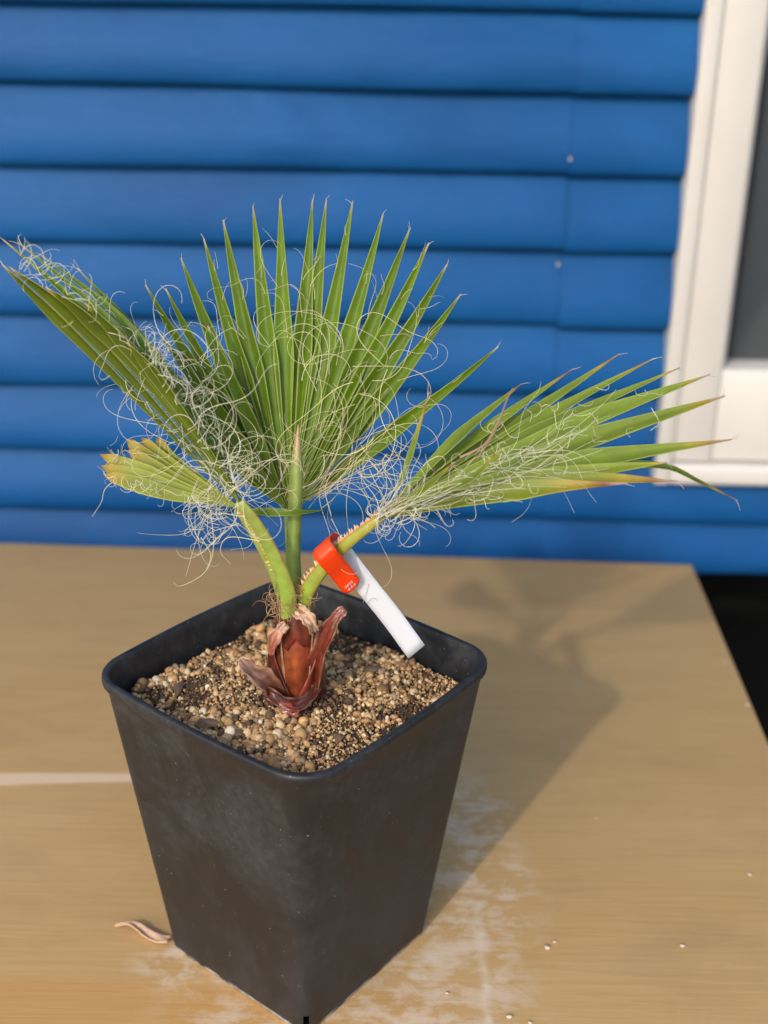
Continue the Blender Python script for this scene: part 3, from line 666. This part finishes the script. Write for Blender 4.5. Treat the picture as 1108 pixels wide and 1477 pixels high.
def strip(name, pts, w, n_dir, c0, c1, rim, cup=.3, prof=None, lab=None, n=16, m=9, curl=0.0):
    c = spline(pts, n); t = np.gradient(c, axis=0); V, Cc = [], []; N0 = unit(n_dir); ph = random.uniform(0, 6)
    for i in range(n):
        s = i/(n-1); T = unit(t[i]); B = unit(np.cross(T, N0)); N = unit(np.cross(B, T)); ww = w*np.interp(s, *(prof or ([0, .3, .8, 1], [.8, 1, .6, .12])))
        ww *= 1 + .12*math.sin(17*s + ph) + .07*math.sin(41*s)
        for j in range(m):
            u = -1 + 2*j/(m-1); V.append(c[i] + B*u*ww + N*(u*u*cup*ww + .0006*math.sin(9*u + 13*s + ph) + .0004*math.sin(21*s + 4*u)))
            e = max(0, (abs(u) - .80 + .12*math.sin(23*s + ph))/.3)*.8*(.3 + .7*s); e = max(e, max(0, (s-.9)/.1)*.6); k = c0*(1-s) + c1*s; k = k*(1 + .3*math.sin(8*u + ph)); Cc.append(k*(1-e) + rim*e)
    o = mk(name, V, grid_faces(n, m), MSHEATH, palm, cols=np.array(Cc), thick=.0006)
    if lab: tag(o, lab)
    return o
strip('sheath_flap', [(.008, -.008, .146), P(455, 965, -.010), P(468, 925, -.011), P(484, 893, -.011), P(498, 879, -.010)], (.0046), (-.55, -.8, .2), RED*.6, RED*1.0, FLESH*.8, .35, ([0, .25, .6, .9, 1], [.7, 1, .85, .55, .35]), 'dry red flap of old sheath standing away')
strip('sheath_flap', [(-.006, -.012, .150), P(385, 985, -.018), P(368, 973, -.020), P(353, 957, -.020), P(347, 948, -.019)], .0052, (-.1, -.6, .8), RED*.8, FLESH*.75, FLESH*1.15, .5, ([0, .3, .7, 1], [.9, 1, .65, .25]), 'pale curled flap of old sheath')
strip('sheath_flap', [(-.010, -.010, .149), P(388, 1000, -.020), P(405, 1012, -.022), P(428, 1018, -.021), P(450, 1004, -.016), P(458, 990, -.010)], .0030, (-.1, -.75, .65), DRK*1.6, RED*.6, FLESH*.5, .7, ([0, .3, .7, 1], [.6, 1, 1, .5]))
strip('sheath_flap', [P(398, 1002, -.020), P(408, 1014, -.023), P(420, 1024, -.025), P(432, 1027, -.025)], .0034, (-.1, -.6, .8), RED*.9, np.array((.26, .04, .02)), FLESH*.5, -.5, ([0, .5, 1], [.6, 1, .5]))
strip('sheath_flap', [P(428, 880, -.010), P(440, 887, -.013), P(449, 899, -.014), P(453, 912, -.013)], .0034, (.2, -.9, .4), FLESH*1.1, FLESH*.9, FLESH*1.2, .3, ([0, .5, 1], [1, .9, .5]))
strip('sheath_flap', [P(414, 900, -.010), P(402, 912, -.011), P(393, 930, -.011), P(392, 945, -.010)], .0030, (-.3, -.9, .2), FLESH*.8, RED*1.8, FLESH*1.0, .3, ([0, .5, 1], [.7, 1, .3]))
fs = Fibres()
for k in range(90): fs.curl(rp(392, 448), rp(858, 890), rp(-.014, .004), rp(-3.1, 3.1), rp(12, 44), rp(7, 18), 1, .00022, (.40, .22, .10) if k % 3 else (.58, .38, .2), .006)
for k in range(30): fs.curl(rp(412, 445), rp(838, 866), rp(-.008, .004), rp(-3.1, 3.1), rp(8, 24), rp(4, 9), 1, .0003, (.50, .24, .06), .003)
fs.build(palm, 'sheath_fibres')

# ------------------------------------------------------------------ plant label looped on the right leaf stalk
tagroot = empty('plant_label', P(600, 940, -.004))
tag(tagroot, 'white plastic loop label with red end hanging on the palm leaf stalk', 'plant label')
wd = unit(P(474, 783, -.013) - P(455, 800, -.013))          # along the stalk
hw = .0052
def band(name, pts, mat, n, thick=.0005, rnd=False, off=(0, 0, 0), parent=None):
    c = spline(pts, n) + np.array(off); V = []
    for i in range(n):
        k = 1.0
        if rnd:
            q = (n-1-i)/(n-1)*np.linalg.norm(c[-1]-c[0]); k = 1.0 if q > hw else math.sqrt(max(0.0, 1-((hw-q)/hw)**2))
            k = max(k, .05)
        for u in (-1, -.5, 0, .5, 1): V.append(c[i] + wd*u*hw*k)
    return mk(name, V, grid_faces(n, 5), mat, parent or tagroot, thick=thick)
strap = band('strap', [P(601, 940, -.006), P(567, 893, -.004), P(533, 850, -.003), P(508, 818, -.002), P(492, 797, .000), P(478, 783, .002)], MTAG, 26)
band('loop', [P(478, 783, .002), P(471, 779, -.003), P(465, 783, -.0095), P(464, 791, -.0160)], MRED, 12)
band('loop', [P(464, 791, -.0160), P(471, 801, -.0185), P(481, 813, -.0160), P(492, 826, -.0118), P(504, 841, -.0085), P(511, 850, -.0072)], MRED, 40, rnd=True)
# small marks printed on the red end, and pencil strokes on the white strap
lx, ly_ = wd, unit(P(511, 850, -.0072) - P(492, 826, -.0118)); nn = unit(np.cross(lx, ly_)); nn = nn if nn[1] < 0 else -nn
c0 = P(504.8, 842.5, -.0084) + nn*.0008
def mark(poly, mat, name='print_mark'):
    V = [c0 + lx*a + ly_*b_ for a, b_ in poly]; V += [v + nn*.0002 for v in V]; k = len(poly)
    mk(name, V, grid_faces(2, k, True) + [tuple(range(k))[::-1], tuple(range(k, 2*k))], mat, tagroot, smooth=False)
for q in range(4):
    x = -.0026 + q*.00125
    mark([(x, -.0016), (x + .0009, -.0016), (x + .0009, -.0004), (x, -.0004)], MPINK)
for q in range(3):
    x = -.0022 + q*.0017
    mark([(x, .0016), (x + .0013, .0016), (x + .00065, .0003)], MTAG)
def pencil(pts):
    path = spline(pts, 14); V, F = tube(path, .00010, 5); mk('pencil_stroke', V, F, MINK, tagroot)
pencil([P(532, 842, -.0036), P(528, 856, -.0040), P(524, 869, -.0042)]); pencil([P(529, 871, -.0045), P(535, 864, -.0042), P(540, 863, -.0042), P(543, 866, -.0043)])

# ------------------------------------------------------------------ small loose things
barks = [((258, 990), (14, 28), 'dark elongated bark chip standing in the grit near the pot wall'), ((300, 1045), (30, 18), 'broad brown bark chip lying flat in the grit below the pale sheath flap'), ((345, 1058), (16, 12), 'orange brown bark nugget beside the broad bark chip'), ((540, 960), (34, 12), 'thin brown bark sliver lying behind the red sheath flap'), ((490, 1062), (18, 14), 'dark bark piece at the front of the grit')]
for (px, py), (a, b_), lab in barks:
    q = G(px, py, .1505); q[2] = float(zsoil(q[0], q[1])) + .0012; v = I0.copy()
    k = RNG.normal(size=(3, 3)); d = 1 + .18*np.sin(v @ k[0]*2) + .12*np.sin(v @ k[1]*4); v = v*d[:, None]*np.array((a*.5, b_*.5*1.5, 3))*PXU*1.05*RNG.uniform(.75, 1.2, v.shape)
    tag(mk('bark_chip', v + q, I0F, MBARK, org=q, smooth=False), lab, 'bark chip', 'bark chips in the potting grit')
crumbs = [(1082, 1261, 1.0), (985, 1364, 1.1), (735, 1466, 1.2), (790, 1366, 1.5), (800, 1358, .9), (765, 1475, .8), (860, 1180, .6), (1078, 1016, 1.0), (1045, 955, .9), (645, 1432, .8)]
for px, py, s in crumbs:
    q = G(px, py, .0006); d = 1 + .2*RNG.normal(size=len(I0))*.5; v = I0*d[:, None]*RNG.uniform(.7, 1.25, I0.shape)*np.array((.0016, .0013, .0006))*s
    o = mk('crumb', v + q, I0F, MCRUMB, org=q); tag(o, 'tiny pale crumb of grit lying loose on the brown table top', 'crumb', 'crumbs scattered on the table')
c = spline([G(166, 1332, .003), G(185, 1328, .006), G(198, 1334, .005), G(210, 1343, .0035), G(228, 1350, .004), G(244, 1352, .004)], 22); V = []
for i in range(22):
    s = i/21; w = .0024*np.interp(s, [0, .2, .35, .7, 1], [.1, .55, 1.0, 1.25, 1.1])
    for j in range(7):
        u = -1 + j/3; V.append(c[i] + np.array((.25, 1, 0))*u*w + np.array((0, 0, 1))*(u*u*.0012 - .002 + .0006*math.sin(9*s + 3*u)))
V = np.array(V); V[:, 2] += .0007 - V[:, 2].min()
tag(mk('dry_peel', V, grid_faces(22, 7), MPEEL, thick=.0006), 'curled pale orange dry peel lying on the table against the pot base', 'dry peel')
